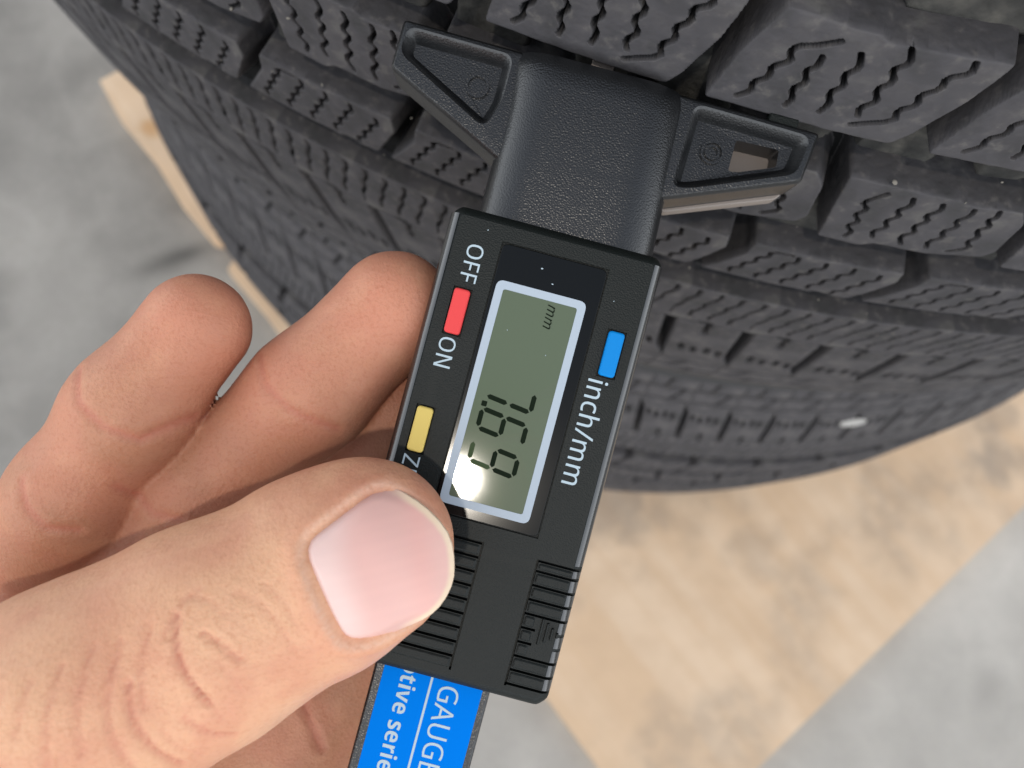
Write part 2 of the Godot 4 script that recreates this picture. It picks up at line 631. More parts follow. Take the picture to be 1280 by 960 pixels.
func pv(a: Array) -> PackedVector2Array:
	var o := PackedVector2Array()
	for k in range(0, a.size(), 2):
		o.append(Vector2(a[k], a[k + 1]))
	return o

func build_tyres() -> void:
	var N := 65                                   # pitches round the tyre
	var pitch := TAU * TYRE_R / N
	var NS := 110                                 # shoulder pitches
	var spitch := TAU * TYRE_R / NS
	# row blocks; numbers in mm of the pattern
	var o1 := rounded_raw(pv([14.9, -79.4, 26.2, -79.0, 27.4, -78.3, 42.2, -79.3, 40.9, -72.3, 38.2, -65.0, 36.6, -62.1, 10.6, -62.1, 12.4, -72.0]), 0.7)
	var c1 := [
		soften(pv([22.5, -76.8, 20.3, -75.3, 18.2, -74.5, 17.8, -73.2, 18.6, -72.0, 16.7, -70.3, 17.2, -68.6, 15.6, -66.9, 16.0, -65.4, 14.6, -63.9])),
		soften(pv([21.6, -73.9, 21.8, -72.3, 20.7, -71.0, 21.7, -69.4, 20.5, -67.5, 21.4, -66.1, 21.0, -64.6])),
		soften(pv([25.5, -75.7, 26.4, -73.6, 25.2, -71.9, 26.2, -70.3, 25.0, -68.6, 26.0, -66.9, 25.5, -65.0])),
		soften(pv([30.3, -78.0, 31.3, -76.1, 29.9, -74.6, 31.2, -72.9, 29.8, -71.0, 31.1, -69.2, 29.7, -67.4, 30.2, -66.0])),
		soften(pv([37.9, -78.2, 38.3, -76.7, 36.2, -75.3, 36.7, -73.5, 35.0, -71.8, 35.8, -70.1, 34.1, -68.5, 34.8, -66.6, 30.2, -64.2]))]
	var o2 := rounded_raw(pv([35.4, -54.1, 52.6, -53.7, 53.8, -52.9, 62.4, -53.4, 64.6, -50.3, 66.0, -42.0, 64.9, -40.0, 56.0, -38.3, 47.6, -38.6, 45.7, -37.2, 38.3, -37.6]), 0.6)
	var c2 := [
		soften(pv([42.3, -51.9, 40.0, -48.7, 41.8, -47.3, 40.6, -45.2, 42.3, -43.8, 41.0, -41.9, 42.7, -40.8, 42.2, -39.2])),
		soften(pv([46.2, -52.0, 46.9, -50.4, 45.6, -48.4, 47.0, -47.2, 45.6, -45.2, 46.9, -43.7, 45.4, -42.0, 46.2, -40.4])),
		soften(pv([50.8, -52.0, 51.4, -50.5, 50.1, -48.5, 51.5, -47.3, 50.1, -45.3, 51.4, -43.8, 49.9, -42.1, 51.2, -40.0])),
		soften(pv([55.6, -52.0, 56.0, -50.5, 54.8, -48.5, 56.2, -47.3, 54.8, -45.3, 56.0, -43.8, 54.6, -42.1, 55.4, -40.2])),
		soften(pv([59.1, -52.6, 59.6, -51.1, 58.8, -50.2, 60.4, -48.7, 59.2, -47.1, 60.8, -45.4, 59.9, -43.6, 61.6, -42.2, 59.0, -40.2]))]
	var o3 := rounded_raw(pv([30.5, -31.1, 44.0, -30.8, 57.3, -31.1, 57.9, -27.5, 53.4, -18.1, 24.7, -18.1, 30.1, -27.2]), 0.6)
	var c3 := []
	for k in 5:
		var a := Vector2(34.4 + 5.05 * k, -29.2 + (0.6 if k == 4 else 0.0))
		var b := a + Vector2(-5.2, 9.6)
		c3.append(zigzag(a, b, 7, 0.55, 3.2 if k == 0 else 0.0, 3.0 if k == 4 else 0.0))
	var block := [relief(o1, c1, 0.18, GROOVE, 0.0, 0.19, 4.2), relief(o2, c2, 0.18, GROOVE, 0.0, 0.17, 4.2), relief(o3, c3, 0.2, GROOVE, 0.0, 0.17, 4.0)]
	# raised floor of the circumferential grooves, with deep pockets left where the slots run in
	var floor_d := relief(rounded_raw(pv([36.2, -62.9, 47.8, -62.9, 47.2, -53.2, 35.4, -53.4]), 1.2), [], 0.5, 9.0, -5.2, 0.3, 1.0, 1.2, 4)
	var floor_d2 := relief(rounded_raw(pv([54.2, -62.9, 67.0, -62.9, 61.4, -53.0, 54.9, -52.9]), 1.2), [], 0.5, 9.0, -5.2, 0.3, 1.0, 1.2, 5)
	var floor_e := relief(rounded_raw(pv([32.2, -39.0, 42.0, -39.0, 42.6, -30.3, 31.2, -30.3]), 1.2), [], 0.5, 9.0, -5.2, 0.3, 1.0, 1.2, 6)
	var floor_e2 := relief(rounded_raw(pv([47.0, -39.4, 57.0, -39.4, 57.4, -30.3, 47.4, -30.3]), 1.2), [], 0.5, 9.0, -5.2, 0.3, 1.0, 1.2, 7)
	var floor_g := relief(rounded_raw(pv([28.0, -88.6, 54.0, -88.6, 54.6, -78.6, 28.4, -78.6]), 1.2), [], 0.5, 9.0, -5.0, 0.3, 1.0, 1.2, 8)
	# shoulder rib with comb sipes, and shoulder blocks between the lateral slots
	var os := pv([-3.0, -8.0, spitch + 3.0, -8.0, spitch + 3.0, 11.9, -3.0, 11.9])
	var cs := []
	for k in 4:
		var x := 2.9 + 4.6 * k
		cs.append(zigzag(Vector2(x, -6.4), Vector2(x - 3.4, 9.0), 5, 0.35))
	cs.append(pv([spitch * 0.42, 11.0, spitch * 0.56, 11.2]))
	var rib := relief(os, cs, 0.4, GROOVE, 0.0, 0.24, 1.6, 0.4, 9, spitch)
	var ob := rounded_raw(pv([2.8, 12.2, spitch - 0.1, 12.2, spitch + 4.0, 38.0, spitch + 7.4, 44.0, spitch + 7.4, 64.0, 7.45, 64.0, 7.45, 44.6, 6.8, 39.0]), 0.5)
	var cb := [pv([spitch * 0.56, 11.0, spitch * 0.60, 19.0])]
	for k in 4:
		cb.append(pv([9.4 + 3.4 * k, 31.0 + (k % 2), 10.2 + 3.4 * k, 36.0 + (k % 2)]))
	# two moulded lines round the buttress with slanting breaks between them
	cb.append(pv([6.0, 48.0, spitch + 9.0, 48.0]))
	cb.append(pv([6.0, 57.0, spitch + 9.0, 57.0]))
	cb.append(pv([15.5, 48.0, 11.5, 57.0]))
	cb.append(pv([20.0, 57.0, 18.0, 64.0]))
	var sho := relief(ob, cb, 0.45, 6.0, 0.0, 0.55, 2.2, 0.5, 10)
	# slot floor: the buttress skin below the lateral slots
	var parts := {}
	var tyre := thing("tyre", "upper black winter tyre of the stack, with wave-cut tread blocks against the gauge", "tyre", Transform3D(Basis(), Vector3(0, TYRE_Y, 0)), "stacked tyres")
	obj("carcass", carcass_mesh(), M.carcass, tyre)
	obj("sidewall", sidewall_mesh(), M.side, tyre)
	for k in range(-11, 11):
		var tr := Transform3D(Basis(Vector3.UP, k * TAU / N), Vector3.ZERO)
		for b in block:
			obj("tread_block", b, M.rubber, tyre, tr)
		for f in [floor_d, floor_d2, floor_e, floor_e2, floor_g]:
			obj("groove_floor", f, M.groove, tyre, tr)
	var turn := Transform3D(Basis(Vector3(0, 0, 1), PI), Vector3(0, -2 * CENTRE, 0) * MM)
	for k in range(-19, 19):
		var tr := Transform3D(Basis(Vector3.UP, (k + 0.4) * TAU / NS), Vector3.ZERO)
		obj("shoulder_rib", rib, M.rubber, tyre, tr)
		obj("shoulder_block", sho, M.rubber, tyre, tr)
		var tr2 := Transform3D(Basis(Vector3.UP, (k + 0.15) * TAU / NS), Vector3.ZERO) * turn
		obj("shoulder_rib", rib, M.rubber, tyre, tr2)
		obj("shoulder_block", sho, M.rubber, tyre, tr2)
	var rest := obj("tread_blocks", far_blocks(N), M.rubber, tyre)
	rest.set_meta("kind", "stuff")
	# grit and lint caught on the tread
	var grain := SphereMesh.new()
	grain.radius = 0.5; grain.height = 1.0; grain.radial_segments = 7; grain.rings = 4
	var rng := RandomNumberGenerator.new()
	rng.seed = 12
	var mm := MultiMesh.new()
	mm.transform_format = MultiMesh.TRANSFORM_3D
	mm.use_colors = false
	mm.mesh = grain
	mm.instance_count = 54
	for k in 54:
		var u := rng.randf_range(-75.0, 75.0)
		var v := rng.randf_range(-98.0, 40.0)
		var p := on_tyre(u, v, 0.02)
		var sz := rng.randf_range(0.12, 0.42) * (1.0 if rng.randf() < 0.85 else 1.9)
		var bs := Basis.from_euler(Vector3(rng.randf() * TAU, rng.randf() * TAU, rng.randf() * TAU)).scaled_local(Vector3(sz * rng.randf_range(0.8, 2.2), sz, sz * 0.7) * MM)
		mm.set_instance_transform(k, Transform3D(bs, p))
	var gi := MultiMeshInstance3D.new()
	gi.name = "grit"
	gi.multimesh = mm
	gi.material_override = mat(lin(0.19, 0.175, 0.15), 0.9, 0.2)
	gi.set_meta("kind", "stuff")
	tyre.add_child(gi, true)
	# the lower tyre: the same kind, turned a little and set slightly off the axis
	var low: Node3D = tyre.duplicate()
	low.name = numbered("tyre")
	add_child(low, true)
	low.transform = Transform3D(Basis(Vector3.UP, 0.031).scaled(Vector3(0.933, 0.94, 0.933)), Vector3(LOW_OFF.x, TYRE_Y - 0.2085 + CENTRE * 0.94 * MM, LOW_OFF.y))
	tag(low, "lower black winter tyre of the stack, lying on the plywood board", "tyre", "stacked tyres")
	# a drop of white paint on the lower tyre's shoulder
	var dot := SphereMesh.new()
	dot.radius = 0.5; dot.height = 1.0; dot.radial_segments = 20; dot.rings = 8
	var pd := on_tyre(127.0, CENTRE - 84.0, 0.2)
	var nrm := Vector3(pd.x, 0.09, pd.z).normalized()
	var bx := Vector3.UP.cross(nrm).normalized()
	obj("paint_spot", dot, mat(lin(0.33, 0.32, 0.30), 0.8), low, Transform3D(Basis(bx * 0.012, nrm.cross(bx) * 0.006, nrm * 0.0016), pd))

const LOW_OFF := Vector2(0.0042, 0.0085)

func rounded_raw(pl: PackedVector2Array, r: float) -> PackedVector2Array:
	var a := []
	for p in pl:
		a.append(p)
	return rounded(a, r, 3)

func lathe(prof: Array, segs := 240) -> ArrayMesh:   # prof: [radius mm, v mm] along the outside
	var v := PackedVector3Array()
	var idx := PackedInt32Array()
	var n := prof.size()
	for i in segs:
		var a := TAU * i / segs
		for p in prof:
			v.append(Vector3(sin(a) * p[0], -p[1], cos(a) * p[0]) * MM)
	for i in segs:
		var j := (i + 1) % segs
		for k in n - 1:
			var a := i * n + k
			var b := j * n + k
			idx.append_array([a, b + 1, a + 1, a, b, b + 1])
	return smooth_mesh(v, idx)

func carcass_mesh() -> ArrayMesh:
	var prof := []
	for t in range(-116, 117, 4):
		var vv := CENTRE + t
		var dep := GROOVE
		if absf(t) > 61.0:
			dep = lerpf(GROOVE, 4.2, clampf((absf(t) - 61.0) / 30.0, 0.0, 1.0))
		prof.append([TYRE_R - drop_at(t) - dep, vv])
	# the two wide grooves beside the shoulder ribs have a shallow floor of their own
	var out := []
	for p in prof:
		var t: float = absf(p[1] - CENTRE)
		if t > 30.5 and t < 42.0:
			p[0] += 3.4
		out.append(p)
	return lathe(out)

func sidewall_mesh() -> ArrayMesh:
	var prof := []
	var up := [[205.0, -120.0], [208.0, -130.0], [225.0, -137.0], [250.0, -139.0], [270.0, -138.8]]
	for p in up:
		prof.append([p[0], CENTRE + p[1]])
	var ts := []
	for t in range(-1385, -1120, 10):
		ts.append(t * 0.1)
	for t in ts:
		prof.append([TYRE_R - drop_at(t) - 0.25, CENTRE + t])
	prof.append([TYRE_R - drop_at(112.0) - 4.6, CENTRE - 111.9])
	prof.append([TYRE_R - drop_at(112.0) - 4.6, CENTRE + 111.9])
	ts.reverse()
	for t in ts:
		prof.append([TYRE_R - drop_at(t) - 0.25, CENTRE - t])
	up.reverse()
	for p in up:
		prof.append([p[0], CENTRE - p[1]])
	# the inner liner closes the ring
	for p in [[212.0, 114.0], [270.0, 120.0], [298.0, 90.0], [303.0, 0.0], [298.0, -90.0], [270.0, -120.0], [212.0, -114.0], [205.0, -120.0]]:
		prof.append([p[0], CENTRE + p[1]])
	return lathe(prof)

func far_blocks(N: int) -> ArrayMesh:
	var st := SurfaceTool.new()
	st.begin(Mesh.PRIMITIVE_TRIANGLES)
	st.set_smooth_group(-1)
	var pitch := TAU * TYRE_R / N
	for k in range(11, N - 11):
		for row in [[-79.4, -62.1], [-54.0, -38.3], [-31.0, -18.1], [-8.0, 11.9], [-110.9, -91.0], [12.5, 44.0], [-143.0, -112.0]]:
			var u0: float = (k + 0.0) * pitch - 0.5 * pitch
			var u1 := u0 + pitch * 0.86
			var c := []
			for h in [-GROOVE, 0.0]:
				for q in [[u0, row[0]], [u1, row[0]], [u1, row[1]], [u0, row[1]]]:
					c.append(on_tyre(-q[0], q[1], h))
			for f in [[4, 5, 6, 7], [0, 1, 5, 4], [1, 2, 6, 5], [2, 3, 7, 6], [3, 0, 4, 7]]:
				for t in [0, 1, 2, 0, 2, 3]:
					st.add_vertex(c[f[t]])
	st.generate_normals()
	return st.commit()

# ---------------------------------------------------------------- tread depth gauge (millimetres in its own frame: y towards the foot, z up from the face)
func along(x: float, y: float, z: float, cap: float, shear := 0.0) -> Transform3D:   # lettering runs towards -y, its tops towards +x
	var k := letter_scale(cap)
	return Transform3D(Basis(Vector3(0, -1, 0) * k, Vector3(1, -shear, 0) * k, Vector3(0, 0, 1) * k), Vector3(x, y, z) * MM)

func build_gauge(case_mesh: Mesh) -> void:
	var g := thing("tread_depth_gauge", "black digital tread depth gauge with green display held against the upper tyre", "gauge", Transform3D(Basis(GX, GY, GZ).orthonormalized(), GAUGE_AT))
	obj("case", case_mesh, M.case, g)
	# ribs stand a little proud between the slits
	for k in 9:
		var y1 := -12.1 - 1.87 * k - 0.24
		var y0 := y1 - 1.39
		if y0 < -29.0: continue
		obj("grip_rib", slab_rings(rounded(rect(-12.6, y0, 0.66, y1), 0.34, 3), [[0.0, -0.6], [0.0, -0.06], [0.1, 0.06], [0.3, 0.14]]), M.case, g)
	for k in 9:
		var y1 := -12.4 - 1.87 * k + (0.0 if k == 0 else 0.55) - 0.22
		var y0 := y1 - (0.85 if k == 0 else 1.42)
		if y0 < -29.2: continue
		if k in [4, 5, 6]:
			obj("grip_rib", slab_rings(rounded(rect(8.45, y0, 9.9, y1), 0.34, 3), [[0.0, -0.6], [0.0, -0.06], [0.1, 0.06], [0.3, 0.14]]), M.case, g)
		else:
			obj("grip_rib", slab_rings(rounded(rect(8.45, y0, 13.05, y1), 0.34, 3), [[0.0, -0.6], [0.0, -0.06], [0.1, 0.06], [0.3, 0.14]]), M.case, g)
	# polished rims along both long edges, broken where the slits run out
	obj("edge", edge_strip(1, -11.9, 28.3), M.edge, g)
	obj("edge", edge_strip(-1, -29.6, 28.3), M.edge, g)
	for k in 9:
		var y1 := -12.4 - 1.87 * k + (0.0 if k == 0 else 0.55) - 0.2
		obj("edge", edge_strip(1, y1 - (0.9 if k == 0 else 1.47), y1), M.edge, g)
	# moulded arrow: four shortening bars on the right-hand grip
	for k in 4:
		var hw: float = [1.75, 1.3, 0.8, 0.35][k]
		var x: float = 10.75 + 0.72 * k
		obj("arrow_bar", slab(rounded(rect(x, -21.1 - hw, x + 0.34, -21.1 + hw), 0.1, 2), -0.3, 0.28, 0.12, 2), M.case, g)
	# display: lens, frame, crystal, digits
	var lens := obj("display_lens", slab(rounded(rect(-6.6, -9.55, 7.4, 26.05), 0.9, 4), -0.5, -0.04, 0.1, 2), M.lens, g)
	var fo := rounded(rect(-6.1, -8.25, 5.85, 21.35), 1.0, 5)
	var fi := rounded(rect(-5.05, -7.2, 4.8, 20.3), 0.35, 5)
	obj("display_frame", ring(fo, fi, -0.3, 0.0), M.frame, g)
	var scr := obj("screen", slab(fi, -0.4, -0.02, 0.02, 1), M.lcd, g)
	digit(scr, 6.5, "abc", M.ink_lcd)
	digit(scr, 2.2, "acdefg", M.ink_lcd)
	digit(scr, -2.1, "abfg", M.ink_lcd)
	digit(scr, -2.1, "cd", M.ink_glare)
	obj("decimal_point", slab(rounded(rect(-4.0, 5.05, -3.3, 5.75), 0.1, 2), -0.05, 0.01, 0.01, 1), M.ink_lcd, scr)
	obj("lettering", text("mm", 1.3), M.ink_lcd, scr, along(1.7, 18.2, 0.0, 1.3, 0.25))
	# buttons
	for b in [[-10.05, 15.95, "red", "red power button"], [10.55, 15.7, "blue", "blue inch and millimetre button"], [-10.75, 0.1, "yellow", "yellow zero button"]]:
		var ob := obj("button", slab(rounded(rect(b[0] - 1.05, b[1] - 2.95, b[0] + 1.05, b[1] + 2.95), 0.5, 4), -0.6, 0.62, 0.28, 4), M[b[2]], g)
		ob.set_meta("label", b[3])
	# printed lettering
	for w in [["OFF", -9.85, 22.45, 2.15], ["ON", -10.25, 10.4, 2.15], ["inch/mm", 9.75, 5.05, 2.55], ["ZERO", -10.9, -6.9, 2.15]]:
		obj("lettering", text(w[0], w[3]), M.print, g, along(w[1], w[2], 0.02, w[3]))
	# dust on the lens and the case
	var lint := SphereMesh.new()
	lint.radius = 0.5; lint.height = 1.0; lint.radial_segments = 8; lint.rings = 4
	for q in [[-0.9, 24.1, 0.2], [0.9, 22.5, 0.17], [-3.2, 15.3, 0.1], [2.4, 13.4, 0.1], [9.1, 22.4, 0.1], [-8.9, 27.1, 0.13]]:
		obj("dust_speck", lint, M.print, g, Transform3D(Basis.from_euler(Vector3(0, 0, q[0] * 7.0)).scaled_local(Vector3(q[2] * 1.5, q[2], q[2] * 0.5) * MM), Vector3(q[0], q[1], 0.02) * MM))
	# foot: neck that arches over the blade, and two wings with pockets
	obj("neck", neck_mesh(), M.foot, g)
	wing(g, -1, wing_mesh(-1))
	wing(g, 1, wing_mesh(1))
	obj("foot_bar", slab(rounded(rect(-27.0, 50.2, 30.0, 52.3), 0.5, 2), -13.0, -8.6, 0.4, 2), M.foot, g)
	obj("depth_blade", slab(rounded(rect(-1.6, 40.0, 1.6, 59.5), 0.4, 2), -9.0, -7.0, 0.2, 2), M.plate, g)
	obj("stop_pin", slab(rounded(rect(23.4, 51.4, 27.4, 53.0), 0.2, 2), -8.0, -4.3, 0.2, 2), M.case, g)
	# beam with its blue label
	var beam := obj("beam", slab(rounded(rect(-8.95, -75.0, 6.95, -27.0), 0.4, 2), -9.5, -4.0, 0.35, 2), M.foot, g)
	var lab := obj("label_sticker", slab(rounded(rect(-7.65, -74.0, 5.95, -29.0), 0.3, 2), -4.1, -3.93, 0.04, 1), M.label, beam)
	lab.set_meta("label", "bright blue printed label")
	obj("label_line", slab(rounded(rect(-1.18, -73.0, -0.86, -29.5), 0.05, 1), -3.95, -3.9, 0.01, 1), M.print, beam)
	obj("lettering", text("DEPTH GAUGE", 2.8), M.print, beam, along(1.55, -32.2, -3.92, 2.8))
	obj("lettering", text("Automotive series", 2.15, true), M.print, beam, along(-4.1, -34.1, -3.92, 2.15))

func case_shell() -> CSGCombiner3D:
	var body := [Vector2(-13.2, -30.9), Vector2(13.0, -30.9), Vector2(14.2, -29.7), Vector2(14.2, 28.5), Vector2(13.2, 29.5), Vector2(-13.0, 29.5), Vector2(-14.0, 28.5), Vector2(-14.4, -29.7)]
	var outl := rounded(body, 0.5, 2)
	var case_mesh := slab_rings(outl, [[1.0, -13.0], [0.0, -12.0], [0.0, -1.35], [0.12, -0.95], [0.55, -0.42], [0.95, -0.1], [1.25, 0.0]])
	var comb := CSGCombiner3D.new()
	add_child(comb)
	var cb := CSGMesh3D.new()
	cb.mesh = case_mesh
	comb.add_child(cb)
	# slits between the grip ribs and round them, cut right through the rims
	for k in 9:
		cut(comb, -14.6, 1.0, -12.1 - 1.87 * k - 0.19, -12.1 - 1.87 * k + 0.19, 0.85)
	cut(comb, 0.72, 1.0, -28.9, -12.0, 0.85)
	for k in 10:
		var yy := -12.4 - 1.87 * k + (0.0 if k == 0 else 0.55)
		if yy > -29.3:
			cut(comb, 8.2 if k != 5 and k != 6 else 8.2, 15.2 if k != 5 and k != 6 else 10.2, yy - 0.17, yy + 0.17, 0.85)
	cut(comb, 8.1, 8.4, -29.0, -12.3, 0.85)
	cut(comb, -6.75, 7.55, -9.7, 26.2, 0.34)      # bed of the display lens
	for b in [[-10.05, 15.95], [10.55, 15.7], [-10.75, 0.1]]:
		cut(comb, b[0] - 1.25, b[0] + 1.25, b[1] - 3.15, b[1] + 3.15, 0.8)
	return comb

func cut(comb: CSGCombiner3D, x0: float, x1: float, y0: float, y1: float, depth: float) -> void:
	var b := CSGBox3D.new()
	b.size = Vector3(x1 - x0, y1 - y0, depth + 2.0) * MM
	b.position = Vector3((x0 + x1) / 2, (y0 + y1) / 2, 1.0 - depth / 2 + (0.0)) * MM
	b.position.z = (2.0 - (depth + 2.0) / 2) * MM
	b.operation = CSGShape3D.OPERATION_SUBTRACTION
	comb.add_child(b)

func edge_strip(side: int, y0: float, y1: float) -> ArrayMesh:
	var v := PackedVector3Array()
	var idx := PackedInt32Array()
	var prof := [[0.02, -1.6], [-0.04, -1.3], [-0.16, -0.93], [-0.36, -0.58], [-0.62, -0.31], [-0.95, -0.1], [-1.2, -0.01]]
	for y in [y0, y1]:
		for p in prof:
			v.append(Vector3(side * (14.23 + p[0]), y, p[1] + 0.025) * MM)
	var n := prof.size()
	for k in n - 1:
		var q := [k, k + 1, n + k + 1, n + k]
		idx.append_array([q[0], q[2], q[1], q[0], q[3], q[2]] if side < 0 else [q[0], q[1], q[2], q[0], q[2], q[3]])
	return smooth_mesh(v, idx)

func ring(fo: PackedVector2Array, fi: PackedVector2Array, z0: float, z1: float) -> ArrayMesh:
	var st := SurfaceTool.new()
	st.begin(Mesh.PRIMITIVE_TRIANGLES)
	st.set_smooth_group(-1)
	var n := fo.size()
	for i in n:
		var j := (i + 1) % n
		var o0 := Vector3(fo[i].x, fo[i].y, z1) * MM; var o1 := Vector3(fo[j].x, fo[j].y, z1) * MM
		var i0 := Vector3(fi[i].x, fi[i].y, z1) * MM; var i1 := Vector3(fi[j].x, fi[j].y, z1) * MM
		var dz := Vector3(0, 0, z1 - z0) * MM
		for p in [o0, i1, o1, o0, i0, i1, o0, o1, o1 - dz, o0, o1 - dz, o0 - dz, i0, i1 - dz, i1, i0, i0 - dz, i1 - dz]:
			st.add_vertex(p)
	st.generate_normals()
	return st.commit()

# seven slanted segments; base = the y of the digit's right-hand foot
func digit(parent: Node, base: float, segs: String, m: Material) -> void:
	var w := 2.55
	var x0 := -3.7
	var x1 := 2.4
	var xm := -0.62
	var th := 0.31
	var at := func(x: float, s: float) -> Vector2:           # s = 0 left, 1 right side in reading order
		return Vector2(x, base + w * (1.0 - s) - 0.13 * (x - x0))
	var ends := {"a": [x1, 0, x1, 1], "b": [x1, 1, xm, 1], "c": [xm, 1, x0, 1], "d": [x0, 0, x0, 1], "e": [xm, 0, x0, 0], "f": [x1, 0, xm, 0], "g": [xm, 0, xm, 1]}
	for s in segs:
		var e: Array = ends[s]
		var p: Vector2 = at.call(e[0], e[1])
		var q: Vector2 = at.call(e[2], e[3])
		var d := (q - p).normalized()
		var nn := Vector2(-d.y, d.x) * th
		p += d * 0.16
		q -= d * 0.16
		var pl := PackedVector2Array([p, p + d * th - nn, q - d * th - nn, q, q - d * th + nn, p + d * th + nn])
		obj("digit_segment", slab(pl, -0.06, 0.008, 0.01, 1), m, parent)

func neck_mesh() -> ArrayMesh:
	# cross-section: flat crown with rounded flanks, drawn out along y and flaring into the foot
	var v := PackedVector3Array()
	var idx := PackedInt32Array()
	var sec := []
	for k in 25:
		var t := float(k) / 24.0 * 2.0 - 1.0
		var x := signf(t) * (1.0 - pow(1.0 - absf(t), 1.35))
		var e: float = maxf(absf(x) - 0.48, 0.0) / 0.52
		sec.append(Vector2(x, -1.55 - 4.6 * (1.0 - sqrt(maxf(1.0 - e * e, 0.0)))))
	sec.push_front(Vector2(-1, -12.0))
	sec.append(Vector2(1, -12.0))
	var ys := [27.0, 31.0, 36.0, 41.0, 45.0, 48.0, 50.0, 51.2, 51.8, 52.1]
	var n := sec.size()
	for j in ys.size():
		var y: float = ys[j]
		var fl := clampf((y - 41.0) / 11.0, 0.0, 1.0)
		var xl := -11.2 - 1.1 * fl * fl
		var xr := 13.2 - 0.8 * clampf((y - 31.0) / 20.0, 0.0, 1.0)
		var sink := pow(clampf((y - 49.5) / 2.6, 0.0, 1.0), 2.0) * 0.9
		for s in sec:
			var x := lerpf(xl, xr, (s.x + 1.0) / 2.0)
			v.append(Vector3(x, y, s.y - (sink if s.y > -11.0 else 0.0)) * MM)
	for j in ys.size() - 1:
		for i in n - 1:
			var a := j * n + i
			idx.append_array([a, a + n, a + n + 1, a, a + n + 1, a + 1])
	# end faces
	for e in [0, ys.size() - 1]:
		var b := v.size()
		for i in n:
			v.append(v[e * n + i])
		v.append(Vector3(1.0, ys[e], -6.0) * MM)
		for i in n:
			var j := (i + 1) % n
			idx.append_array([b + n, b + i, b + j] if e == 0 else [b + n, b + j, b + i])
	return smooth_mesh(v, idx)

# a wing: rim, sunken pocket with sloping walls, boss ring; the right one has an open slot and a metal plate under it
func bridge(st: SurfaceTool, la: PackedVector2Array, za: float, lb: PackedVector2Array, zb: float) -> void:
	var n := la.size()
	for i in n:
		var j := (i + 1) % n
		var a := Vector3(la[i].x, la[i].y, za) * MM
		var b := Vector3(la[j].x, la[j].y, za) * MM
		var c := Vector3(lb[j].x, lb[j].y, zb) * MM
		var d := Vector3(lb[i].x, lb[i].y, zb) * MM
		for p in [a, c, b, a, d, c]:
			st.add_vertex(p)

func wing_mesh(side: int) -> ArrayMesh:
	var o: Array
	var p: Array
	var h := []
	if side < 0:
		o = [Vector2(-27.6, 45.6), Vector2(-8.6, 36.4), Vector2(-8.6, 45.0), Vector2(-8.6, 52.2), Vector2(-27.5, 52.45)]
		p = [Vector2(-26.6, 47.9), Vector2(-13.4, 41.2), Vector2(-12.1, 45.0), Vector2(-12.1, 51.1), Vector2(-26.4, 51.3)]
	else:
		o = [Vector2(9.0, 36.6), Vector2(14.6, 38.7), Vector2(29.8, 44.8), Vector2(30.6, 51.9), Vector2(20.0, 52.1), Vector2(9.0, 52.2)]
		p = [Vector2(13.2, 40.0), Vector2(15.6, 40.5), Vector2(28.5, 45.8), Vector2(29.2, 50.8), Vector2(20.0, 51.0), Vector2(13.4, 51.1)]
		h = [Vector2(20.2, 44.4), Vector2(21.5, 44.6), Vector2(26.4, 46.6), Vector2(26.2, 49.0), Vector2(23.0, 48.9), Vector2(20.2, 48.8)]
	var lo := rounded(o, 0.7, 4)
	var lp := rounded(p, 1.3, 4)
	var st := SurfaceTool.new()
	st.begin(Mesh.PRIMITIVE_TRIANGLES)
	st.set_smooth_group(1)
	bridge(st, lo, -10.2, lo, -4.7)
	bridge(st, lo, -4.7, inset(lo, 0.12), -4.3)
	bridge(st, inset(lo, 0.12), -4.3, inset(lo, 0.5), -3.95)
	st.set_smooth_group(-1)
	bridge(st, inset(lo, 0.5), -3.95, inset(lp, -0.25), -3.9)
	st.set_smooth_group(1)
	bridge(st, inset(lp, -0.25), -3.9, inset(lp, 0.1), -4.15)
	bridge(st, inset(lp, 0.1), -4.15, inset(lp, 0.8), -5.5)
	bridge(st, inset(lp, 0.8), -5.5, inset(lp, 1.1), -5.95)
	var fl := inset(lp, 1.1)
	st.set_smooth_group(-1)
	if h.size():
		var lh := rounded(h, 0.4, 4)
		bridge(st, fl, -5.95, lh, -6.0)
		bridge(st, lh, -6.0, lh, -10.2)
	else:
		var mid := Vector2.ZERO
		for q in fl:
			mid += q / fl.size()
		for i in fl.size():
			for q in [mid, fl[(i + 1) % fl.size()], fl[i]]:
				st.add_vertex(Vector3(q.x, q.y, -5.95) * MM)
	st.generate_normals()
	return st.commit()

func wing(g: Node, side: int, shell: Mesh) -> void:
	var w := obj("wing", shell, M.foot, g)
	var c := Vector2(-15.8, 46.7) if side < 0 else Vector2(17.4, 46.2)
	for r in [[1.6, 1.3], [1.0, 0.75]]:
		if side < 0 and r[0] < 1.2: continue
		var o2 := PackedVector2Array()
		var i2 := PackedVector2Array()
		for k in 28:
			var d := Vector2.from_angle(TAU * k / 28.0)
			o2.append(c + d * r[0])
			i2.append(c + d * r[1])
		obj("boss_ring", ring(o2, i2, -6.3, -5.55), M.foot, w)
	if side > 0:
		obj("base_plate", slab(rounded([Vector2(13.0, 37.9), Vector2(14.0, 38.0), Vector2(28.6, 43.7), Vector2(29.4, 44.9), Vector2(29.4, 50.0), Vector2(13.0, 50.0)], 0.4, 3), -12.6, -10.25, 0.2, 2), M.plate, w)

# ---------------------------------------------------------------- hand: one continuous skin from a field of tapered bones (mm in the gauge's frame)
# bone: [a, ra, b, rb, flatness in z]
var groups := []
var gbox := []

func bone(a: Array, b: Array, flat := 1.0) -> Array:
	return [Vector3(a[0], a[1], a[2]), a[3], Vector3(b[0], b[1], b[2]), b[3], flat]

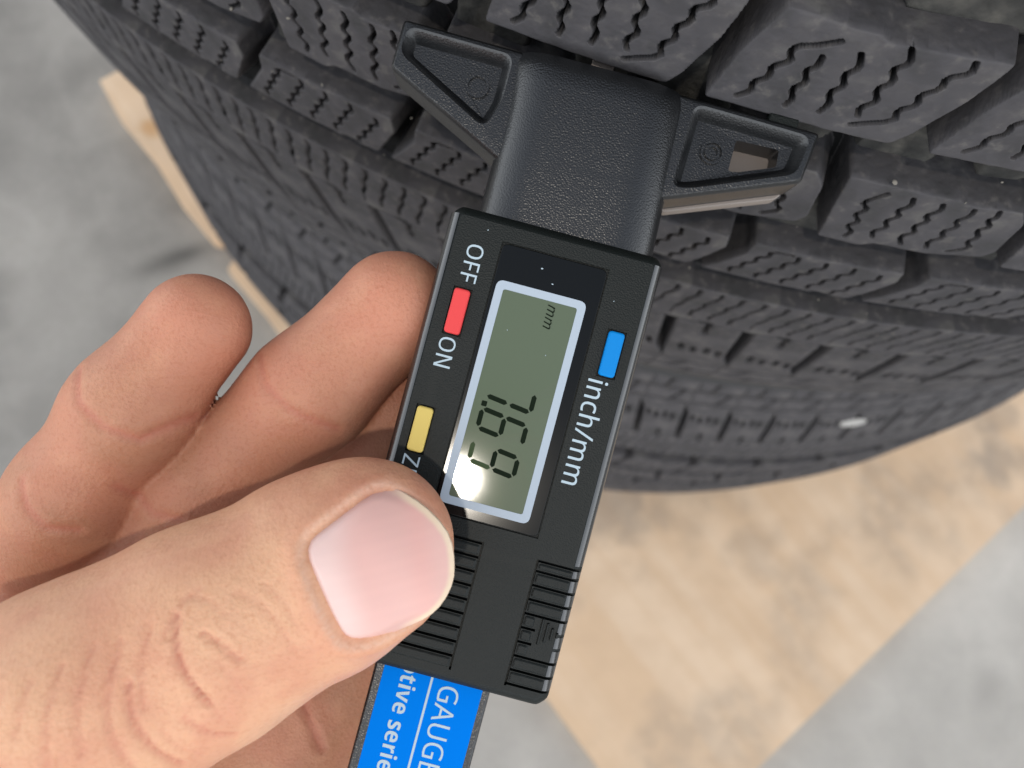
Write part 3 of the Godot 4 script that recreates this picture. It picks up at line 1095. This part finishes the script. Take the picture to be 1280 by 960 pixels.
func bone_d(p: Vector3, b: Array) -> float:
	var a: Vector3 = b[0]
	var d: Vector3 = b[2] - a
	var t := clampf((p - a).dot(d) / d.length_squared(), 0.0, 1.0)
	var e := p - a - d * t
	var r: float = b[1] + (b[3] - b[1]) * t
	var f: float = b[4]
	if f != 1.0:
		e.z *= f
		return (e.length() - r) / (1.0 + (f - 1.0) * absf(e.z) / maxf(e.length(), 0.01))
	return e.length() - r

static func smin(a: float, b: float, k: float) -> float:
	var h := maxf(k - absf(a - b), 0.0) / k
	return minf(a, b) - h * h * k * 0.25

func field(p: Vector3, use: Array) -> float:
	var d := 1e3
	for gi in use.size():
		var lst: Array = use[gi]
		if lst.is_empty():
			continue
		var dg := 1e3
		for b in lst:
			dg = smin(dg, bone_d(p, b), 5.0)
		d = smin(d, dg, 0.5 if gi < 4 else 4.0)
	return d

func build_hand() -> void:
	groups = [
		[bone([-12.5, -14.1, 8.2, 10.3], [-16.7, -18.3, 9.2, 10.8], 1.28), bone([-16.7, -18.3, 9.2, 10.8], [-27.4, -28.0, 12.2, 11.6], 1.22), bone([-27.4, -28.0, 12.2, 11.6], [-37.3, -37.2, 14.5, 12.6], 1.15), bone([-37.3, -37.2, 14.5, 12.6], [-49.1, -48.0, 13.0, 14.5]), bone([-49.1, -48.0, 13.0, 14.5], [-62.0, -62.0, 2.0, 17.0])],
		[bone([-43.6, 5.2, -4.0, 7.1], [-48.9, -8.0, -3.2, 7.3]), bone([-48.9, -8.0, -3.2, 7.3], [-54.1, -21.4, -5.0, 7.7]), bone([-54.1, -21.4, -5.0, 7.7], [-57.6, -28.0, -10.5, 8.4]), bone([-57.6, -28.0, -10.5, 8.4], [-56.7, -42.9, -24.0, 9.5])],
		[bone([-19.3, 14.6, -8.5, 8.1], [-27.9, 0.2, -8.6, 7.6]), bone([-27.9, 0.2, -8.6, 7.6], [-40.2, -18.6, -10.4, 8.1]), bone([-40.2, -18.6, -10.4, 8.1], [-47.2, -29.0, -12.5, 8.9]), bone([-47.2, -29.0, -12.5, 8.9], [-51.3, -47.4, -25.0, 10.0])],
		[bone([-3.2, 18.9, -22.5, 8.2], [-18.4, -0.7, -20.5, 8.8]), bone([-18.4, -0.7, -20.5, 8.8], [-28.5, -23.2, -21.5, 9.4]), bone([-28.5, -23.2, -21.5, 9.4], [-28.9, -41.5, -25.0, 11.0])],
		[bone([-11.8, -38.3, -29.0, 11.0], [-21.5, -64.2, -27.0, 15.0]), bone([-48.7, -46.1, -27.0, 13.0], [-36.5, -69.7, -29.0, 16.0]), bone([-28.9, -41.5, -25.0, 11.0], [-25.0, -58.0, -28.0, 15.0]), bone([-73.7, -37.4, -15.0, 9.0], [-61.9, -43.4, -19.0, 9.6]), bone([-61.9, -43.4, -19.0, 9.6], [-49.5, -50.2, -24.0, 11.0]), bone([-49.0, -67.1, -20.0, 20.0], [-82.1, -115.0, -19.0, 24.0])],
	]
	var C := 0.5
	var B := C * 8
	var S := C * 2
	var lo := Vector3(-112, -146, -56)
	var nb := Vector3i(36, 50, 24)
	var vals := {}
	var cells := {}
	var NX := nb.x * 8 + 2
	var NY := nb.y * 8 + 2
	for bz in nb.z:
		for by in nb.y:
			for bx in nb.x:
				var ctr := lo + (Vector3(bx, by, bz) + Vector3.ONE * 0.5) * B
				var use := []
				var any := false
				for gr in groups:
					var l := []
					for b in gr:
						if bone_d(ctr, b) < B * 0.87 + 7.0:
							l.append(b)
							any = true
					use.append(l)
				if not any or absf(field(ctr, use)) > B * 0.87 + 2.5:
					continue
				for s in 64:
					var sx := s & 3
					var sy := (s >> 2) & 3
					var sz := s >> 4
					var sc := lo + Vector3(bx, by, bz) * B + (Vector3(sx, sy, sz) + Vector3.ONE * 0.5) * S
					if absf(field(sc, use)) > S * 0.87 + 0.7:
						continue
					for q in 8:
						var cx := bx * 8 + sx * 2 + (q & 1)
						var cy := by * 8 + sy * 2 + ((q >> 1) & 1)
						var cz := bz * 8 + sz * 2 + (q >> 2)
						var k0 := (cz * NY + cy) * NX + cx
						cells[k0] = true
						for r in 8:
							var ix := cx + (r & 1)
							var iy := cy + ((r >> 1) & 1)
							var iz := cz + (r >> 2)
							var kk := (iz * NY + iy) * NX + ix
							if not vals.has(kk):
								vals[kk] = field(lo + Vector3(ix, iy, iz) * C, use)
	# surface nets
	var off := PackedInt32Array()
	for r in 8:
		off.append(((r >> 2) * NY + ((r >> 1) & 1)) * NX + (r & 1))
	var edges := [[0, 1], [2, 3], [4, 5], [6, 7], [0, 2], [1, 3], [4, 6], [5, 7], [0, 4], [1, 5], [2, 6], [3, 7]]
	var at := {}
	var verts := PackedVector3Array()
	for k0 in cells:
		var f := PackedFloat32Array()
		var neg := 0
		for r in 8:
			var x: float = vals[k0 + off[r]]
			f.append(x)
			if x < 0.0: neg += 1
		if neg == 0 or neg == 8:
			continue
		var sum := Vector3.ZERO
		var cnt := 0
		for e in edges:
			var fa := f[e[0]]
			var fb := f[e[1]]
			if (fa < 0) != (fb < 0):
				var t := fa / (fa - fb)
				var pa := Vector3(e[0] & 1, (e[0] >> 1) & 1, e[0] >> 2)
				var pb := Vector3(e[1] & 1, (e[1] >> 1) & 1, e[1] >> 2)
				sum += pa.lerp(pb, t)
				cnt += 1
		var cx: int = k0 % NX
		var cy: int = (k0 / NX) % NY
		var cz: int = k0 / (NX * NY)
		at[k0] = verts.size()
		verts.append(lo + (Vector3(cx, cy, cz) + sum / cnt) * C)
	var idx := PackedInt32Array()
	var step := [1, NX, NX * NY]
	for k0 in at:
		for ax in 3:
			var k1: int = k0 + step[ax]
			if not vals.has(k1): continue
			var f0: float = vals[k0]
			var f1: float = vals[k1]
			if (f0 < 0) == (f1 < 0):
				continue
			var u: int = step[(ax + 1) % 3]
			var w: int = step[(ax + 2) % 3]
			if not (at.has(k0 - u) and at.has(k0 - w) and at.has(k0 - u - w)):
				continue
			var a: int = at[k0]; var b: int = at[k0 - u]; var c: int = at[k0 - u - w]; var d: int = at[k0 - w]
			idx.append_array([a, c, b, a, d, c] if f0 < 0 else [a, b, c, a, c, d])
	finish_hand(verts, idx)

const NAIL := [-18.4, -13.1, -16.0, -16.6, -13.5, -20.0, -10.9, -23.1, -8.0, -22.3, -2.3, -17.9, -1.3, -14.4, -2.8, -9.6, -6.9, -6.7, -12.3, -5.4]
var nail_pl: PackedVector2Array

func creases() -> Array:   # [points, depth mm, width mm, z from, z to]
	var c := []
	c.append([pv([-53.9, -3.6, -51.6, -7.0, -47.7, -9.2, -43.7, -9.8, -39.7, -6.0]), 0.55, 0.7, -12, 12])
	c.append([pv([-56.9, -18.5, -55.0, -21.4, -52.2, -23.4, -48.9, -23.1]), 0.5, 0.7, -14, 12])
	c.append([pv([-34.2, 3.8, -31.7, 0.5, -27.7, -1.8, -21.8, -3.0]), 0.45, 0.7, -14, 12])
	c.append([pv([-46.0, -16.8, -44.0, -18.2, -41.9, -19.6, -38.2, -19.4]), 0.4, 0.7, -14, 12])
	c.append([pv([-18.9, -44.9, -17.0, -47.4, -14.2, -50.9]), 0.6, 0.8, -30, -8])
	var th := [
		[[-27.2, -22.3, -26.6, -24.5, -24.8, -27.3, -21.9, -30.0], 0.42, 0.5],
		[[-24.3, -23.2, -22.4, -24.0, -20.0, -25.4], 0.3, 0.45],
		[[-23.8, -31.9, -21.3, -33.6, -19.3, -33.9], 0.3, 0.5],
		[[-29.4, -28.9, -28.4, -31.7, -25.8, -35.2, -23.4, -37.4], 0.38, 0.5],
		[[-31.6, -25.6, -31.0, -29.9, -29.5, -33.7, -27.0, -37.1], 0.25, 0.5],
		[[-33.9, -26.6, -33.1, -31.3, -31.1, -35.7], 0.2, 0.5],
		[[-35.8, -28.7, -35.2, -32.7, -33.6, -37.2], 0.2, 0.55],
		[[-37.9, -30.3, -37.1, -35.0], 0.15, 0.55],
		[[-29.5, -23.6, -28.9, -27.4, -27.4, -31.2], 0.2, 0.45],
		[[-22.8, -19.2, -20.2, -19.5, -17.7, -21.2, -15.6, -23.8], 0.14, 0.5],
		[[-20.1, -17.8, -17.7, -19.1, -15.4, -22.0], 0.12, 0.45],
		[[-26.3, -19.6, -27.8, -22.1, -27.6, -24.6], 0.18, 0.45],
		[[-22.2, -25.8, -20.6, -26.8, -19.2, -28.6], 0.12, 0.4],
		[[-23.2, -28.8, -21.4, -30.4, -20.4, -32.2], 0.16, 0.4],
		[[-25.6, -33.0, -24.0, -35.0, -21.8, -36.4], 0.15, 0.45],
		[[-40.0, -31.6, -39.4, -37.0], 0.14, 0.6],
		[[-27.6, -20.6, -25.0, -20.2, -22.9, -21.3], 0.12, 0.4],
	]
	for t in th:
		c.append([soften(soften(pv(t[0]))), t[1], t[2], 12, 40])
	return c

func finish_hand(verts: PackedVector3Array, idx: PackedInt32Array) -> void:
	var nrm := PackedVector3Array()
	nrm.resize(verts.size())
	for k in range(0, idx.size(), 3):
		var a := idx[k]; var b := idx[k + 1]; var c := idx[k + 2]
		var f := (verts[c] - verts[a]).cross(verts[b] - verts[a])
		nrm[a] += f; nrm[b] += f; nrm[c] += f
	nail_pl = rounded_raw(pv(NAIL), 3.2)
	var cr := creases()
	var boxes := []
	for c in cr:
		var l := Vector2(1e9, 1e9)
		var h := -l
		for p in c[0]:
			l = l.min(p); h = h.max(p)
		boxes.append(Rect2(l - Vector2(2.2, 2.2), h - l + Vector2(4.4, 4.4)))
	var big := FastNoiseLite.new(); big.seed = 91; big.frequency = 0.06; big.fractal_octaves = 3
	var blot := FastNoiseLite.new(); blot.seed = 92; blot.frequency = 0.16; blot.fractal_octaves = 3
	var col := PackedColorArray()
	col.resize(verts.size())
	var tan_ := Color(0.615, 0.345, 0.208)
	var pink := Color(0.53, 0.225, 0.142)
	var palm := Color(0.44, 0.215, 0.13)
	var red := Color(0.47, 0.17, 0.115)
	for i in verts.size():
		var p := verts[i]
		var n := nrm[i].normalized()
		var q := Vector2(p.x, p.y)
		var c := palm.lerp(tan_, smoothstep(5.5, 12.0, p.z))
		# blood shows at the finger ends and on the thumb's pad
		for t in [[-43.1, 5.1, -5.0, 14.0], [-19.5, 14.6, -7.5, 14.0], [-9.5, -8.0, 6.0, 9.0], [-60.0, -38.0, -12.0, 12.0]]:
			var w := exp(-pow(p.distance_to(Vector3(t[0], t[1], t[2])) / t[3], 2.0))
			c = c.lerp(pink, 0.8 * w)
		c = c.lerp(pink, clampf(0.25 + 0.9 * big.get_noise_3dv(p), 0.0, 0.55))
		c = c.lerp(tan_ * 1.06, clampf(lerpf(0.35, 1.3, smoothstep(5.0, 10.0, p.z)) * blot.get_noise_3dv(p), 0.0, 0.45))
		var push := 0.0
		for k in cr.size():
			if p.z < cr[k][3] or p.z > cr[k][4] or n.z < 0.1 or not boxes[k].has_point(q):
				continue
			var d := 1e9
			var l: PackedVector2Array = cr[k][0]
			for s in l.size() - 1:
				d = minf(d, seg_d(q, l[s], l[s + 1]))
			var w: float = cr[k][2] * (0.6 if p.z > 6.0 else 0.7)
			var e := exp(-pow(d / w, 2.0))
			push -= cr[k][1] * e * (1.0 if p.z > 6.0 else 0.55)
			push += 0.14 * cr[k][1] * exp(-pow((d - 2.2 * w) / (1.2 * w), 2.0))
			c = c.lerp(red, 0.62 * e * minf(1.0, cr[k][1] * 2.4))
		# bed and folds of the nail
		if p.z > 8.0 and n.z > 0.0:
			var d := poly_sd(q, nail_pl)
			if d < 3.0:
				var tipw := smoothstep(-8.0, -1.0, q.x + 0.55 * (q.y + 13.0))    # 1 towards the free edge
				if d < 0.0:
					push -= 0.55 * smoothstep(0.0, 0.8, -d)
				else:
					push += (1.0 - tipw) * 0.4 * exp(-pow((d - 0.8) / 1.0, 2.0))
				c = c.lerp(pink, 0.35 * exp(-pow((d - 0.9) / 1.2, 2.0)))
				c = c.lerp(Color(0.66, 0.46, 0.36), 0.4 * (1.0 - tipw) * exp(-pow((d - 0.15) / 0.3, 2.0)))
		push += 0.10 * big.get_noise_3dv(p * 2.0)
		verts[i] = p + n * push
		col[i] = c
	for i in verts.size():
		verts[i] = verts[i] * MM
	var h := thing("hand", "bare hand pinching the gauge, thumb on top and fingers curled beneath", "hand", Transform3D(Basis(GX, GY, GZ).orthonormalized(), GAUGE_AT))
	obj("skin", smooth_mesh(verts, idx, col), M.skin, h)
	obj("thumb_nail", nail_mesh(), M.nail, h)

func nail_mesh() -> ArrayMesh:
	# a curved plate: rings of its outline drawn in towards the middle
	var use := [groups[0]]
	var mid := Vector2(-10.2, -14.7)
	var dir := Vector2(0.90, 0.43).normalized()
	var side := Vector2(-dir.y, dir.x)
	var top := func(q: Vector2) -> float:
		var z := 24.0
		for k in 50:
			var f := field(Vector3(q.x, q.y, z), use)
			if f < 0.01 or z < 5.0:
				break
			z -= f * 0.85
		return z
	var z0: float = top.call(mid)
	var slope: float = (float(top.call(mid - dir * 6.0)) - z0) / 6.0
	var edge := PackedVector2Array()
	for i in nail_pl.size():
		for k in 3:
			edge.append(nail_pl[i].lerp(nail_pl[(i + 1) % nail_pl.size()], k / 3.0))
	var rings := 30
	var n := edge.size()
	var v := PackedVector3Array()
	var col := PackedColorArray()
	var idx := PackedInt32Array()
	for r in rings + 2:
		var t := minf(float(r) / rings, 1.0)
		t = 1.0 - pow(1.0 - t, 1.6)
		for i in n:
			var q := mid.lerp(edge[i], t)
			var e1 := (q - mid).dot(dir)
			var e2 := (q - mid).dot(side)
			var s := (q - Vector2(-15.2, -17.2)).dot(Vector2(0.93, 0.36)) / 13.2
			var d := -(1.0 - t) * (edge[i] - mid).length()
			var free := smoothstep(0.5, 0.8, s)
			var z := z0 + 8.6 * (sqrt(maxf(1.0 - pow(e2 / 11.3, 2.0), 0.0)) - 1.0) - slope * e1 - 0.012 * e1 * e1 - (0.02 * e1 * e1 if e1 > 0 else 0.0)
			z += 0.25 - 1.0 * smoothstep(-1.3, 0.0, d) * (1.0 - free)
			if r == rings + 1:
				z -= 0.55                                    # the plate's own thickness
			v.append(Vector3(q.x, q.y, z) * MM)
			var c := Color(0.64, 0.375, 0.325)
			c = c.lerp(Color(0.70, 0.49, 0.44), smoothstep(0.40, 0.12, s + 0.03 * sin(e2 * 0.5)) * 0.9)      # the pale moon
			c = c.lerp(Color(0.68, 0.33, 0.28), 0.35 * exp(-pow((s - 0.82) / 0.1, 2.0)))
			c = c.lerp(Color(0.70, 0.56, 0.38), smoothstep(-0.85, -0.3, d) * free * 0.8)       # free edge
			c = c.lerp(Color(0.60, 0.33, 0.26), smoothstep(-0.5, 0.0, d) * (1.0 - free) * 0.5)
			col.append(c * (1.0 + 0.012 * sin(e2 * 4.1) * sin(e2 * 1.3 + 1.0) + 0.02 * sin(e1 * 0.9 + e2 * 0.5)))
	for r in rings + 1:
		for i in n:
			var j := (i + 1) % n
			var a := r * n + i
			var b := r * n + j
			idx.append_array([a, b, a + n, b, b + n, a + n])
	return smooth_mesh(v, idx, col)
